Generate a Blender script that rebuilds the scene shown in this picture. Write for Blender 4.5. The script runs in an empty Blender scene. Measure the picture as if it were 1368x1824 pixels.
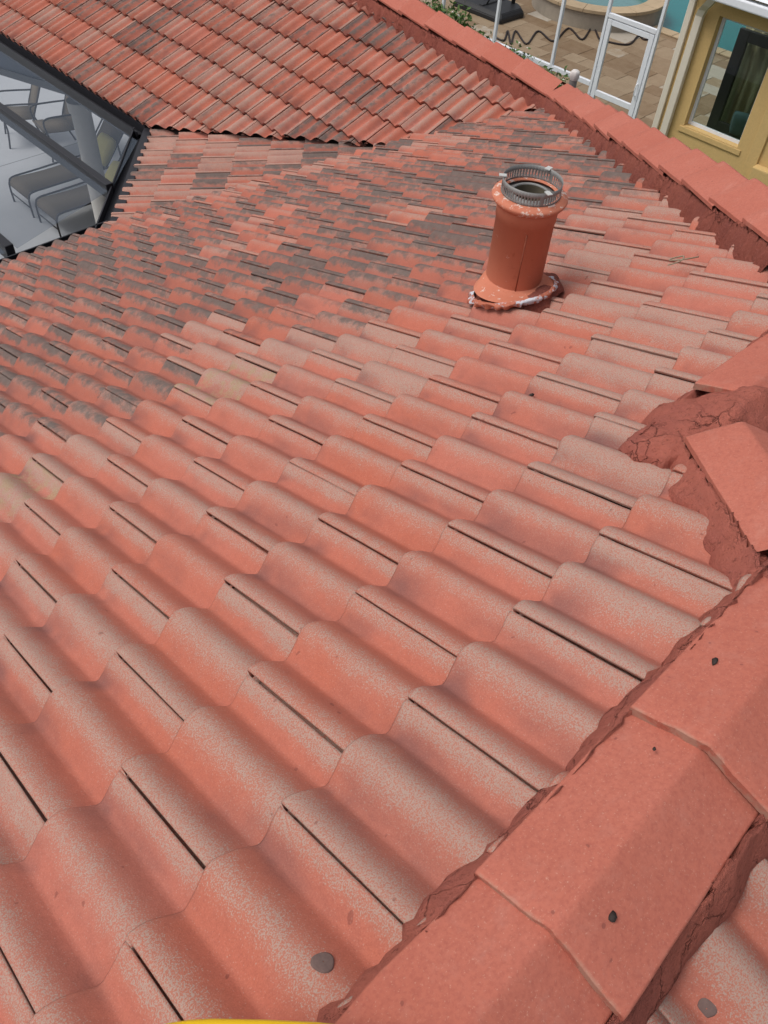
import bpy, bmesh, math, random
from mathutils import Vector, Matrix, noise as mnoise
rnd = random.Random(7)
sc = bpy.context.scene
COL = sc.collection
D2R = math.radians

# ------------------------------------------------------------------ camera
CR = [[0.720184, -0.691506, 0.056158], [-0.495688, -0.569497, -0.655718], [0.485415, 0.444401, -0.752914]]
CC = Vector((-0.30523, -0.45854, 1.387))
FPX = 1451.8
cam_d = bpy.data.cameras.new('camera')
cam = bpy.data.objects.new('camera', cam_d)
COL.objects.link(cam)
cam_d.sensor_fit = 'VERTICAL'
cam_d.sensor_height = 36.0
cam_d.lens = FPX / 1824.0 * 36.0
cam_d.clip_start = 0.05
cam_d.clip_end = 2000.0
cx, cy, cz = Vector(CR[0]), -Vector(CR[1]), -Vector(CR[2])
m = Matrix((cx, cy, cz)).transposed().to_4x4()
m.translation = CC
cam.matrix_world = m
sc.camera = cam

# ------------------------------------------------------------------ world, sun, exposure
SUN_EL, SUN_AZ = D2R(60), D2R(145)      # azimuth of the sun in plan, counter-clockwise from +X
world = bpy.data.worlds.new('World')
sc.world = world
world.use_nodes = True
wn, wl = world.node_tree.nodes, world.node_tree.links
wn.clear()
wo = wn.new('ShaderNodeOutputWorld'); wb = wn.new('ShaderNodeBackground'); ws = wn.new('ShaderNodeTexSky')
wh = wn.new('ShaderNodeHueSaturation')
ws.sky_type = 'NISHITA'; ws.sun_disc = False
ws.sun_elevation = SUN_EL; ws.sun_rotation = math.pi / 2 - SUN_AZ
ws.air_density = 1.0; ws.dust_density = 4.0; ws.ozone_density = 1.0
wh.inputs['Saturation'].default_value = 0.3
wb.inputs['Strength'].default_value = 0.135
wl.new(ws.outputs[0], wh.inputs['Color']); wl.new(wh.outputs[0], wb.inputs[0]); wl.new(wb.outputs[0], wo.inputs[0])
sd = bpy.data.lights.new('sun', 'SUN'); so = bpy.data.objects.new('sun', sd); COL.objects.link(so)
sd.energy = 1.25; sd.angle = D2R(24); sd.color = (1.0, 0.96, 0.9)
sv = Vector((math.cos(SUN_AZ) * math.cos(SUN_EL), math.sin(SUN_AZ) * math.cos(SUN_EL), math.sin(SUN_EL)))
so.rotation_euler = sv.to_track_quat('Z', 'Y').to_euler()
sc.view_settings.view_transform = 'Standard'; sc.view_settings.look = 'None'
sc.view_settings.gamma = 1.0; sc.view_settings.use_curve_mapping = False
sc.view_settings.exposure = 0.19
sc.render.engine = 'CYCLES'
sc.render.resolution_x, sc.render.resolution_y = 768, 1024

# ------------------------------------------------------------------ helpers
def link(o, parent=None):
    COL.objects.link(o)
    if parent is not None: o.parent = parent
    return o
def mesh(name, vs, fs, smooth=False):
    me = bpy.data.meshes.new(name); me.from_pydata([tuple(v) for v in vs], [], fs); me.update()
    if smooth: me.polygons.foreach_set('use_smooth', [True] * len(me.polygons))
    return me
def obj(name, me, mat=None, parent=None, loc=None):
    o = bpy.data.objects.new(name, me)
    if mat and not me.materials: me.materials.append(mat)
    if loc is not None: o.location = loc
    return link(o, parent)
def empty(name, loc=(0, 0, 0), rz=0.0, parent=None):
    o = bpy.data.objects.new(name, None); o.location = loc; o.rotation_euler = (0, 0, rz); o.empty_display_size = 0.2
    return link(o, parent)
def tag(o, label=None, cat=None, group=None, kind=None):
    if label: o['label'] = label
    if cat: o['category'] = cat
    if group: o['group'] = group
    if kind: o['kind'] = kind
    return o
def bm_mesh(name, bm, smooth=False):
    me = bpy.data.meshes.new(name); bm.to_mesh(me); bm.free()
    if smooth: me.polygons.foreach_set('use_smooth', [True] * len(me.polygons))
    return me
def box_bm(bm, lo, hi, bevel=0.0, seg=2):
    lo, hi = Vector(lo), Vector(hi)
    r = bmesh.ops.create_cube(bm, size=1.0)
    vs = r['verts']
    for v in vs: v.co = Vector([(lo[i] + hi[i]) / 2 + v.co[i] * (hi[i] - lo[i]) for i in range(3)])
    if bevel > 0:
        es = list({e for v in vs for e in v.link_edges})
        bmesh.ops.bevel(bm, geom=es, offset=bevel, segments=seg, affect='EDGES', profile=0.5)
def box(name, lo, hi, mat, parent=None, bevel=0.0, seg=2):
    bm = bmesh.new(); box_bm(bm, lo, hi, bevel, seg)
    return obj(name, bm_mesh(name, bm, smooth=False), mat, parent)
def tube_geo(pts, r, n=8, closed=False, vs=None, fs=None):
    if vs is None: vs, fs = [], []
    pts = [Vector(p) for p in pts]; N = len(pts); b0 = len(vs)
    t0 = (pts[1] - pts[0]).normalized()
    nrm = t0.orthogonal().normalized()
    for i, p in enumerate(pts):
        if closed: t = (pts[(i + 1) % N] - pts[i - 1]).normalized()
        else: t = (pts[min(i + 1, N - 1)] - pts[max(i - 1, 0)]).normalized()
        nrm = (nrm - t * nrm.dot(t)).normalized(); bn = t.cross(nrm)
        rr = r[i] if isinstance(r, (list, tuple)) else r
        for k in range(n):
            a = 2 * math.pi * k / n
            vs.append(p + (nrm * math.cos(a) + bn * math.sin(a)) * rr)
    for i in range(N if closed else N - 1):
        for k in range(n):
            a, b = b0 + i * n + k, b0 + i * n + (k + 1) % n
            c, d = b0 + ((i + 1) % N) * n + (k + 1) % n, b0 + ((i + 1) % N) * n + k
            fs.append((a, b, c, d))
    if not closed:
        fs.append(tuple(b0 + k for k in range(n))[::-1]); fs.append(tuple(b0 + (N - 1) * n + k for k in range(n)))
    return vs, fs
def tube(name, pts, r, mat, parent=None, n=8, closed=False):
    vs, fs = tube_geo(pts, r, n, closed)
    return obj(name, mesh(name, vs, fs, True), mat, parent)
def lathe(name, prof, mat, parent=None, n=40, loc=None, wob=None, smooth=True):
    vs, fs = [], []
    for i, (r, z) in enumerate(prof):
        for k in range(n):
            a = 2 * math.pi * k / n
            rr, zz = (r, z) if wob is None else wob(i, a, r, z)
            vs.append((rr * math.cos(a), rr * math.sin(a), zz))
    for i in range(len(prof) - 1):
        for k in range(n):
            a, b = i * n + k, i * n + (k + 1) % n
            fs.append((a, b, b + n, a + n))
    return obj(name, mesh(name, vs, fs, smooth), mat, parent, loc)
def smooth_path(pts, k=6):
    pts = [Vector(p) for p in pts]; out = []
    for i in range(len(pts) - 1):
        p0, p1, p2, p3 = pts[max(i - 1, 0)], pts[i], pts[i + 1], pts[min(i + 2, len(pts) - 1)]
        for j in range(k):
            t = j / k
            out.append(0.5 * ((2 * p1) + (p2 - p0) * t + (2 * p0 - 5 * p1 + 4 * p2 - p3) * t * t + (3 * p1 - p0 - 3 * p2 + p3) * t ** 3))
    out.append(pts[-1]); return out
def fract(v, scale, oct=3):
    s, a, t = 0.0, 1.0, 0.0
    v = Vector(v) * scale
    for _ in range(oct):
        s += a * mnoise.noise(v); t += a; a *= 0.55; v = v * 2.03 + Vector((3.1, 1.7, 5.3))
    return s / t

# ------------------------------------------------------------------ materials
class NT:
    def __init__(self, name):
        self.m = bpy.data.materials.new(name); self.m.use_nodes = True
        self.t = self.m.node_tree; self.t.nodes.clear()
        self.out = self.n('ShaderNodeOutputMaterial')
    def n(self, t, **k):
        x = self.t.nodes.new(t)
        for a, b in k.items(): setattr(x, a, b)
        return x
    def l(self, a, b): self.t.links.new(a, b)
    def val(self, x, sock):
        if isinstance(x, (int, float)): sock.default_value = x
        elif isinstance(x, tuple): sock.default_value = (*x, 1.0) if len(x) == 3 and len(sock.default_value) == 4 else x
        else: self.l(x, sock)
    def math(self, op, a, b=None, c=None, clamp=False):
        x = self.n('ShaderNodeMath', operation=op, use_clamp=clamp)
        self.val(a, x.inputs[0])
        if b is not None: self.val(b, x.inputs[1])
        if c is not None: self.val(c, x.inputs[2])
        return x.outputs[0]
    def mix(self, f, a, b, mode='MIX'):
        x = self.n('ShaderNodeMix', data_type='RGBA', blend_type=mode)
        self.val(f, x.inputs[0]); self.val(a, x.inputs[6]); self.val(b, x.inputs[7])
        return x.outputs[2]
    def noise(self, vec, scale, detail=3, rough=0.6, out=0):
        x = self.n('ShaderNodeTexNoise'); x.inputs['Scale'].default_value = scale
        x.inputs['Detail'].default_value = detail; x.inputs['Roughness'].default_value = rough
        if vec is not None: self.l(vec, x.inputs['Vector'])
        return x.outputs[out]
    def step(self, v, a, b):
        x = self.n('ShaderNodeMapRange', interpolation_type='SMOOTHSTEP')
        self.val(v, x.inputs[0]); self.val(a, x.inputs[1]); self.val(b, x.inputs[2])
        return x.outputs[0]
    def pos(self): return self.n('ShaderNodeNewGeometry').outputs['Position']
    def scale(self, vec, s):
        x = self.n('ShaderNodeVectorMath', operation='MULTIPLY'); self.l(vec, x.inputs[0]); x.inputs[1].default_value = s
        return x.outputs[0]
    def bsdf(self, col, rough=0.8, metal=0.0, spec=0.3, bump=None, bstr=0.3, bdist=0.002):
        b = self.n('ShaderNodeBsdfPrincipled')
        self.val(col, b.inputs['Base Color']); self.val(rough, b.inputs['Roughness']); b.inputs['Metallic'].default_value = metal
        b.inputs['Specular IOR Level'].default_value = spec
        if bump is not None:
            k = self.n('ShaderNodeBump'); k.inputs['Strength'].default_value = bstr; k.inputs['Distance'].default_value = bdist
            self.l(bump, k.inputs['Height']); self.l(k.outputs[0], b.inputs['Normal'])
        self.l(b.outputs[0], self.out.inputs[0]); return b

def simple(name, col, rough=0.6, metal=0.0, var=0.15, scale=20.0, bstr=0.1, bdist=0.002, spec=0.3):
    t = NT(name); p = t.pos()
    f = t.noise(p, scale, 4, 0.6)
    c = t.mix(f, tuple(x * (1 - var) for x in col), tuple(min(1, x * (1 + var)) for x in col))
    c = t.mix(t.math('MULTIPLY', t.step(t.noise(p, 1.7, 5, 0.7), 0.45, 0.8), var * 1.6, clamp=True), c, tuple(x * 0.72 for x in col))
    t.bsdf(c, rough, metal, spec, t.noise(p, scale * 6, 3), bstr, bdist)
    return t.m

def tile_material(name, joined):
    t = NT(name); p = t.pos()
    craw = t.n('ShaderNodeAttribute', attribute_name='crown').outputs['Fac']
    cr = t.math('MAXIMUM', craw, 0.0)
    if joined: src = t.n('ShaderNodeAttribute', attribute_name='tint').outputs['Color']
    else: src = t.n('ShaderNodeObjectInfo').outputs['Color']
    sp = t.n('ShaderNodeSeparateColor'); t.l(src, sp.inputs[0])
    dark, wear, hue = sp.outputs[0], sp.outputs[1], sp.outputs[2]
    big = t.noise(p, 2.2, 4); mid = t.noise(p, 24, 5, 0.65); fine = t.noise(p, 260, 3, 0.75); med = t.noise(p, 70, 4, 0.7)
    # paint
    grain = t.noise(p, 420, 1, 0.5)
    f = t.math('ADD', t.math('MULTIPLY', t.math('SUBTRACT', big, 0.5), 1.6), hue, clamp=True)
    base = t.mix(f, (0.41, 0.117, 0.071), (0.435, 0.148, 0.107))
    base = t.mix(t.math('MULTIPLY', t.step(med, 0.35, 0.75), 0.3), base, (0.30, 0.092, 0.068))
    # crowns worn to the grey aggregate, speckled
    w = t.math('ADD', t.math('MULTIPLY', cr, 0.85), t.math('MULTIPLY', t.math('SUBTRACT', t.math('ADD', t.math('MULTIPLY', mid, 0.5), t.math('MULTIPLY', t.noise(p, 6.5, 4, 0.6), 0.5)), 0.5), 1.1))
    w = t.math('ADD', w, t.math('MULTIPLY', t.math('SUBTRACT', wear, 0.5), 1.0))
    w = t.step(w, 0.15, 1.2)
    th = t.math('SUBTRACT', 0.64, t.math('MULTIPLY', w, 0.165))
    spk = t.step(t.math('ADD', t.math('MULTIPLY', fine, 0.5), t.math('MULTIPLY', grain, 0.5)), t.math('SUBTRACT', th, 0.04), t.math('ADD', th, 0.04))
    grey = t.mix(mid, (0.285, 0.215, 0.175), (0.345, 0.28, 0.24))
    base = t.mix(t.math('MULTIPLY', w, 0.35), base, (0.40, 0.20, 0.15))
    col = t.mix(t.math('MULTIPLY', spk, 0.8), base, grey)
    # dust and soot washed into the troughs
    tr = t.math('MULTIPLY', t.math('SUBTRACT', 1.0, cr), t.step(t.noise(t.scale(p, (2.0, 0.8, 1.0)), 3.1, 4, 0.6), 0.45, 0.75))
    col = t.mix(t.math('MULTIPLY', tr, 0.6), col, (0.17, 0.075, 0.066))
    col = t.mix(t.math('MULTIPLY', t.step(t.noise(p, 1.3, 5, .7), .5, .8), .3), col, (0.27, 0.11, 0.085))
    oy = t.n('ShaderNodeSeparateXYZ'); t.l(t.n('ShaderNodeTexCoord').outputs['Object'], oy.inputs[0])
    end = t.math('SUBTRACT', 1.0, t.step(oy.outputs[1], 0.0, 0.20))
    run = t.step(t.noise(p, 4.2, 3, 0.6), 0.44, 0.66)
    col = t.mix(t.math('MULTIPLY', t.math('MULTIPLY', t.math('MULTIPLY', end, t.math('SUBTRACT', 1.0, cr)), run), 0.0 if joined else 0.75), col, (0.15, 0.07, 0.065))
    col = t.mix(t.math('MULTIPLY', t.step(dark, 0.0, 0.5), 0.42), col, (0.21, 0.078, 0.06))
    # black algae on tiles that were never washed
    st = t.noise(t.scale(p, (1.0, 1.0, 2.0)), 13.0, 6, 0.75)
    a = t.math('ADD', t.math('MULTIPLY', t.math('SUBTRACT', st, 0.5), 2.6), t.math('MULTIPLY', dark, 0.85))
    a = t.step(t.math('ADD', a, t.math('MULTIPLY', t.math('SUBTRACT', cr, 0.6), 0.9)), 0.15, 0.85)
    a = t.math('MULTIPLY', a, t.math('ADD', 0.5, t.math('MULTIPLY', fine, 0.9)), clamp=True)
    a = t.math('MULTIPLY', a, t.step(dark, 0.02, 0.25))
    col = t.mix(t.math('MULTIPLY', a, 0.92), col, t.mix(mid, (0.05, 0.043, 0.041), (0.165, 0.138, 0.123)))
    # grime on the butt ends, with their shade painted in, deepest at the lower edge
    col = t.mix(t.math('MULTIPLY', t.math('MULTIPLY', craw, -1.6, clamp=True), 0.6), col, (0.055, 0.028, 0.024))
    # tan lichen where the washing stopped
    li = t.math('MULTIPLY', t.step(hue, 1.1, 1.5), t.step(t.noise(p, 17, 5, 0.7), 0.44, 0.62))
    col = t.mix(t.math('MULTIPLY', li, 0.6), col, t.mix(fine, (0.20, 0.15, 0.075), (0.40, 0.31, 0.18)))
    # small rust and lichen spots
    s2 = t.step(t.noise(p, 38, 1, 0.5), 0.77, 0.80)
    col = t.mix(t.math('MULTIPLY', s2, 0.5), col, (0.16, 0.05, 0.04))
    gr = t.math('ADD', 0.60, t.math('MULTIPLY', t.math('ADD', grain, fine), 0.40))
    cm = t.n('ShaderNodeCombineColor'); [t.l(gr, cm.inputs[k]) for k in range(3)]
    col = t.mix(1.0, col, cm.outputs[0], 'MULTIPLY')
    h = t.math('ADD', t.math('MULTIPLY', fine, 0.8), mid)
    t.bsdf(col, t.math('SUBTRACT', 0.88, t.math('MULTIPLY', med, 0.15)), 0, 0.25, h, 0.35, 0.0025)
    return t.m

def cap_material():
    t = NT('cap_concrete'); p = t.pos()
    big = t.noise(p, 3.0, 4); mid = t.noise(p, 22, 5, 0.65); fine = t.noise(p, 260, 3, 0.7); med = t.noise(p, 90, 3, 0.7)
    hue = t.n('ShaderNodeObjectInfo').outputs['Random']
    f = t.math('ADD', t.math('MULTIPLY', t.math('SUBTRACT', big, 0.5), 1.8), t.math('ADD', 0.2, t.math('MULTIPLY', hue, 0.6)), clamp=True)
    c = t.mix(f, (0.405, 0.118, 0.079), (0.455, 0.149, 0.105))
    c = t.mix(t.math('MULTIPLY', t.step(med, 0.35, 0.75), 0.4), c, (0.29, 0.08, 0.06))
    c = t.mix(t.math('MULTIPLY', t.step(mid, 0.5, 0.75), 0.35), c, (0.42, 0.17, 0.13))
    c = t.mix(t.math('MULTIPLY', t.step(t.noise(p, 7, 5, 0.7), 0.55, 0.8), 0.4), c, (0.26, 0.075, 0.06))
    c = t.mix(t.math('MULTIPLY', t.step(t.noise(p, 170, 2, .6), 0.45, 0.7), 0.4), c, (0.31, 0.085, 0.062))
    c = t.mix(t.math('MULTIPLY', t.step(fine, 0.60, 0.70), 0.6), c, (0.52, 0.28, 0.21))
    c = t.mix(t.math('MULTIPLY', t.step(t.noise(p, 45, 1, 0.5), 0.76, 0.79), 0.55), c, (0.17, 0.055, 0.045))
    c = t.mix(t.math('MULTIPLY', t.step(t.noise(t.scale(p, (1, 1.7, 1)), 5.5, 6, 0.75), 0.56, 0.74), 0.28), c, (0.50, 0.25, 0.20))
    edge = t.n('ShaderNodeAttribute', attribute_name='crown').outputs['Fac']   # bare sand on the broken nose edge
    c = t.mix(t.math('MULTIPLY', t.math('MULTIPLY', edge, t.step(mid, 0.4, 0.6)), 0.75), c, (0.38, 0.24, 0.18))
    t.bsdf(c, 0.85, 0, 0.25, t.math('ADD', t.math('MULTIPLY', fine, 0.5), mid), 0.3, 0.002)
    return t.m
def mortar_material(name, g):
    t = NT(name); p = t.pos()
    mid = t.noise(p, 30, 6, 0.7); fine = t.noise(p, 190, 4, 0.75); big = t.noise(p, 5, 3)
    c = t.mix(mid, tuple(x * g for x in (0.24, 0.07, 0.05)), tuple(x * g for x in (0.39, 0.122, 0.088)))
    c = t.mix(t.step(big, 0.4, 0.7), c, t.mix(fine, tuple(x * g for x in (0.19, 0.057, 0.045)), tuple(x * g for x in (0.35, 0.108, 0.082))))
    v = t.n('ShaderNodeTexVoronoi', feature='DISTANCE_TO_EDGE'); v.inputs['Scale'].default_value = 13
    w = t.n('ShaderNodeVectorMath', operation='ADD'); t.l(p, w.inputs[0]); t.l(t.scale(t.noise(p, 14, 4, out=1), (0.09,) * 3), w.inputs[1]); t.l(w.outputs[0], v.inputs['Vector'])
    crack = t.math('MULTIPLY', t.math('SUBTRACT', 1.0, t.step(v.outputs['Distance'], 0.0, 0.03)), t.step(t.noise(p, 4, 2), 0.5, 0.62))
    c = t.mix(t.math('MULTIPLY', t.step(t.noise(p, 120, 3, .7), .52, .72), .6), c, (0.36, 0.13, 0.10))
    c = t.mix(t.math('MULTIPLY', t.step(t.noise(p, 75, 4, .7), .55, .7), .6), c, (0.12, 0.036, 0.027))
    c = t.mix(t.math('MULTIPLY', crack, 0.12), c, (0.06, 0.02, 0.016))
    h = t.math('SUBTRACT', t.math('ADD', mid, t.math('MULTIPLY', fine, 0.5)), crack)
    t.bsdf(c, 0.95, 0, 0.15, h, 1.0, 0.014)
    return t.m
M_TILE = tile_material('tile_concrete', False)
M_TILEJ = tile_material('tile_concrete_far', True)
M_CAP = cap_material()
M_MORT = mortar_material('red_mortar', 1.32)
M_MORTD = mortar_material('bare_brown_mortar', 0.85)
M_DECK = simple('roof_felt', (0.03, 0.022, 0.02), 0.95)
M_BRONZE = simple('bronze_aluminium', (0.016, 0.016, 0.02), 0.45, 0.0, 0.2)
M_WHITE = simple('white_aluminium', (0.72, 0.74, 0.78), 0.4, 0, 0.06)
M_CREAM = simple('cream_paint', (0.66, 0.60, 0.50), 0.5, 0, 0.08)
M_STUCCO = simple('ochre_stucco', (0.58, 0.40, 0.17), 0.9, 0, 0.14, 30, 0.5, 0.006)
M_BEIGE = simple('beige_stucco', (0.55, 0.53, 0.50), 0.9, 0, 0.06, 12, 0.3, 0.004)
M_CONC = simple('patio_concrete', (0.50, 0.52, 0.55), 0.8, 0, 0.12, 1.6, 0.2, 0.003)
M_BLACK = simple('black_plastic', (0.014, 0.014, 0.016), 0.5, 0, 0.2)
M_SLING = simple('taupe_sling', (0.15, 0.118, 0.08), 0.8, 0, 0.12, 60)
M_TUBE = simple('brown_tube', (0.035, 0.03, 0.03), 0.4)
M_YPILL = simple('yellow_cushion_cloth', (0.62, 0.55, 0.22), 0.9, 0, 0.1)
M_TPILL = simple('teal_cushion_cloth', (0.08, 0.16, 0.17), 0.9)
M_CURT = simple('cream_curtain', (0.40, 0.36, 0.24), 0.9)
M_YEL = simple('yellow_plastic', (0.80, 0.50, 0.015), 0.35, 0, 0.05)
M_GALV = simple('galvanised_steel', (0.23, 0.225, 0.22), 0.6, 0.3, 0.2, 25)
M_HOSE = simple('dark_hose', (0.022, 0.014, 0.014), 0.5)
M_LEAF = simple('leaf_green', (0.07, 0.13, 0.03), 0.6, 0, 0.4, 9)
M_FLOWER = simple('white_petal', (0.75, 0.75, 0.7), 0.7)
M_GRASS = simple('lawn_grass', (0.06, 0.09, 0.03), 0.95, 0, 0.4, 6, 0.6, 0.02)
M_DEBRIS = simple('dry_leaf', (0.035, 0.025, 0.022), 0.8)
M_TWIG = simple('pale_twig', (0.25, 0.2, 0.14), 0.8)
M_GROUT = simple('paver_sand', (0.16, 0.12, 0.08), 0.95)

def paint_material():
    t = NT('orange_pipe_paint'); p = t.pos()
    mid = t.noise(p, 26, 5, 0.7); big = t.noise(t.scale(p, (1, 1, 0.35)), 9, 4, 0.65)
    c = t.mix(big, (0.44, 0.14, 0.082), (0.54, 0.20, 0.125))
    c = t.mix(t.math('MULTIPLY', t.step(mid, 0.58, 0.72), 0.35), c, (0.27, 0.07, 0.035))
    chip = t.n('ShaderNodeAttribute', attribute_name='crown').outputs['Fac']
    ch = t.step(t.math('ADD', t.noise(p, 34, 4, 0.7), t.math('MULTIPLY', chip, 0.22)), 0.68, 0.73)
    c = t.mix(t.math('MULTIPLY', ch, 0.85), c, (0.62, 0.50, 0.44))
    t.bsdf(c, 0.75, 0, 0.2, mid, 0.25, 0.002); return t.m
def lead_material():
    t = NT('bare_lead'); p = t.pos(); mid = t.noise(p, 60, 4, 0.7)
    c = t.mix(t.step(t.math('ADD', t.math('MULTIPLY', mid, .5), t.math('MULTIPLY', t.noise(p, 14, 2), .6)), 0.50, 0.57), (0.52, 0.53, 0.58), (0.40, 0.12, 0.07)); t.bsdf(c, 0.6, 0, 0.3, mid, 0.6, 0.006); return t.m
def paver_material():
    t = NT('travertine'); p = t.pos()
    r = t.n('ShaderNodeObjectInfo').outputs['Random']; mid = t.noise(p, 5, 6, 0.7); fine = t.noise(p, 40, 4, 0.7)
    c = t.mix(t.math('ADD', t.math('MULTIPLY', r, 0.7), t.math('MULTIPLY', t.math('SUBTRACT', mid, 0.35), 0.9), clamp=True), (0.17, 0.105, 0.055), (0.33, 0.25, 0.165))
    c = t.mix(t.math('MULTIPLY', t.step(t.math('ADD', r, t.math('MULTIPLY', mid, 0.3)), 1.02, 1.12), 0.7), c, (0.42, 0.39, 0.34))
    t.bsdf(c, 0.7, 0, 0.3, fine, 0.2, 0.003); return t.m
def water_material():
    t = NT('pool_water'); p = t.pos()
    b = t.bsdf(t.mix(t.noise(p, 2, 3), (0.002, 0.12, 0.13), (0.004, 0.16, 0.165)), 0.12, 0, 0.15, t.noise(p, 6, 3), 0.12, 0.02)
    return t.m
def spa_water_material():
    t = NT('spa_water'); p = t.pos()
    t.bsdf(t.mix(t.noise(p, 3, 4), (0.05, 0.15, 0.15), (0.10, 0.24, 0.24)), 0.08, 0, 0.5, t.noise(p, 9, 3), 0.2, 0.02); return t.m
def screen_material(name, col, dens):
    t = NT(name); a = t.n('ShaderNodeBsdfTransparent'); d = t.n('ShaderNodeBsdfDiffuse'); d.inputs[0].default_value = (*col, 1)
    x = t.n('ShaderNodeMixShader'); x.inputs[0].default_value = dens
    t.l(a.outputs[0], x.inputs[1]); t.l(d.outputs[0], x.inputs[2]); t.l(x.outputs[0], t.out.inputs[0]); return t.m
def glass_material():
    t = NT('window_glass'); a = t.n('ShaderNodeBsdfTransparent'); a.inputs[0].default_value = (0.85, 0.9, 0.88, 1)
    g = t.n('ShaderNodeBsdfGlossy'); g.inputs['Roughness'].default_value = 0.02
    x = t.n('ShaderNodeMixShader'); x.inputs[0].default_value = 0.06
    t.l(a.outputs[0], x.inputs[1]); t.l(g.outputs[0], x.inputs[2]); t.l(x.outputs[0], t.out.inputs[0]); return t.m
M_PAINT, M_LEAD, M_PAVER, M_WATER, M_SPAW = paint_material(), lead_material(), paver_material(), water_material(), spa_water_material()
M_SCR = screen_material('bronze_screen', (0.10, 0.12, 0.15), 0.46)
M_SCRW = screen_material('pale_screen', (0.05, 0.05, 0.05), 0.10)
M_GLASS = glass_material()

# ------------------------------------------------------------------ levels and roof layout (metres; tiles' reference plane passes the origin)
ZG = -5.05
PIT = math.atan(5 / 12); CP, SP, T = math.cos(PIT), math.sin(PIT), 5 / 12
W, E, L = 0.305, 0.3344, 0.348
YB, XE = -0.45, 1.01                 # main ridge and the end of it
YB2, XC = 0.02, 1.48                 # lower ridge and where the short hip meets it
XA = 2.42                            # where the lower ridge turns into the long hip
X4R, X4E, Y4 = 6.10, 4.00, 3.70      # far wing: ridge, eave, where it meets the long hip
YE = 5.80                            # eave of the main slope
ZE = -T * YE
VJ = Vector((5.10, 4.70))            # where the three valleys meet
C1, C4 = Vector((2.67, 5.80)), Vector((4.00, 7.27))
S3 = 0.17 / 1.0

class Slope:
    def __init__(self, O, d, tan):
        self.O = Vector(O); d = Vector((d[0], d[1], 0)).normalized(); k = 1 / math.sqrt(1 + tan * tan)
        self.s = Vector((d.x * k, d.y * k, tan * k)); self.r0 = d.cross(Vector((0, 0, 1))); self.n = self.r0.cross(self.s); self.r = self.r0
        self.d, self.tan, self.k = d, tan, k
        self.M = Matrix((self.r, self.s, self.n)).transposed().to_4x4(); self.M.translation = self.O
    def z(self, X, Y): return self.O.z + self.tan * ((X - self.O.x) * self.d.x + (Y - self.O.y) * self.d.y)
    def loc(self, X, Y):
        q = Vector((X - self.O.x, Y - self.O.y, 0)); return (q.dot(self.r), q.dot(self.d) / self.k)
P1 = Slope((0, 0, 0), (0, -1), T)
P2 = Slope((0, YB, -T * YB), (0, 1), T)
P3 = Slope((C1.x, C1.y, ZE - 0.055), (1, -1), 0.183)
P4 = Slope((X4E, YE, ZE), (1, 0), T)
PE1 = Slope((XE, YB, -T * YB), (-1, 0), T)
P2B = Slope((XC, YB2, -T * YB2), (0, 1), T)
PE2 = Slope((XA, YB2, -T * YB2), (-.6, .183), math.hypot(.6, .183))

# ------------------------------------------------------------------ tile shape
AMP, PER, DEL = 0.045, W / 2, 0.012
def prof(a):
    c = 0.5 + 0.5 * math.cos(2 * math.pi * (a - DEL) / PER)
    return AMP * c ** 0.68, c
def sstep(x): x = max(0.0, min(1.0, x)); return x * x * (3 - 2 * x)
H0 = prof(0)[0]
def tile_mesh(name, nx, ny, seed=0, mat=None):
    r = random.Random(seed)
    aa = [0.0, 0.004] + [0.004 + (W + 0.030 - 0.004) * i / nx for i in range(1, nx + 1)] if nx > 12 else [(W + 0.030) * i / nx for i in range(nx + 1)]
    aa = sorted(aa + [W - 0.0038, W - 0.0030])
    yy = ([0.0, 0.006] if ny > 1 else [0.0]) + [L * (i + 1) / ny for i in range(ny)]
    vs, fs, cw = [], [], []
    off = Vector((r.uniform(0, 50), r.uniform(0, 50), 0))
    for y in yy:
        for a in aa:
            h, c = prof(a)
            dip = sstep((a - (W - 0.058)) / 0.03) * 0.004 + (0.034 if a > W - 0.0034 else 0.0)
            z = h - H0 - dip - 0.032 * y / E
            if nx > 12 and a == 0.0: z -= 0.002
            if ny > 1 and y == 0.0: z -= 0.003
            if nx > 30: z += 0.0016 * mnoise.noise(Vector((a * 22, y * 11, 0)) + off)
            jy = y + (0.0035 * mnoise.noise(Vector((a * 30, 0, 3)) + off) if y < 0.01 and nx > 20 else 0)
            vs.append((-a, jy, z)); cw.append(min(1.0, c + 0.45 * sstep((a - (W - 0.055)) / 0.03)))
    n = len(aa)
    for j in range(len(yy) - 1):
        for i in range(n - 1):
            fs.append((j * n + i, j * n + i + 1, (j + 1) * n + i + 1, (j + 1) * n + i)[::-1])
    nt = len(fs)
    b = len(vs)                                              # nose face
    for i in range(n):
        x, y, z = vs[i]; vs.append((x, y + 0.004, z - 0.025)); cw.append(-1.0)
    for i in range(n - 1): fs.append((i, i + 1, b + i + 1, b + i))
    b2 = len(vs)                                             # cover edge
    for j in range(len(yy)):
        x, y, z = vs[j * n]; vs.append((x - 0.002, y, z - 0.007)); cw.append(0.2)
    for j in range(len(yy) - 1): fs.append((j * n, (j + 1) * n, b2 + j + 1, b2 + j)[::-1])
    me = bpy.data.meshes.new(name); me.from_pydata(vs, [], fs); me.update()
    me.polygons.foreach_set('use_smooth', [k < nt for k in range(len(fs))])
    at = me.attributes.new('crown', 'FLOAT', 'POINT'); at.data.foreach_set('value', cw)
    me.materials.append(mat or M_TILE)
    return me
LODS = [[tile_mesh('roof_tile_near', 40, 6, k) for k in range(5)], [tile_mesh('roof_tile_mid', 24, 2, k) for k in range(3)], [tile_mesh('roof_tile_far', 14, 1, 0)]]
JOIN = tile_mesh('roof_tile_joined', 12, 1, 0, M_TILEJ)

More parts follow.
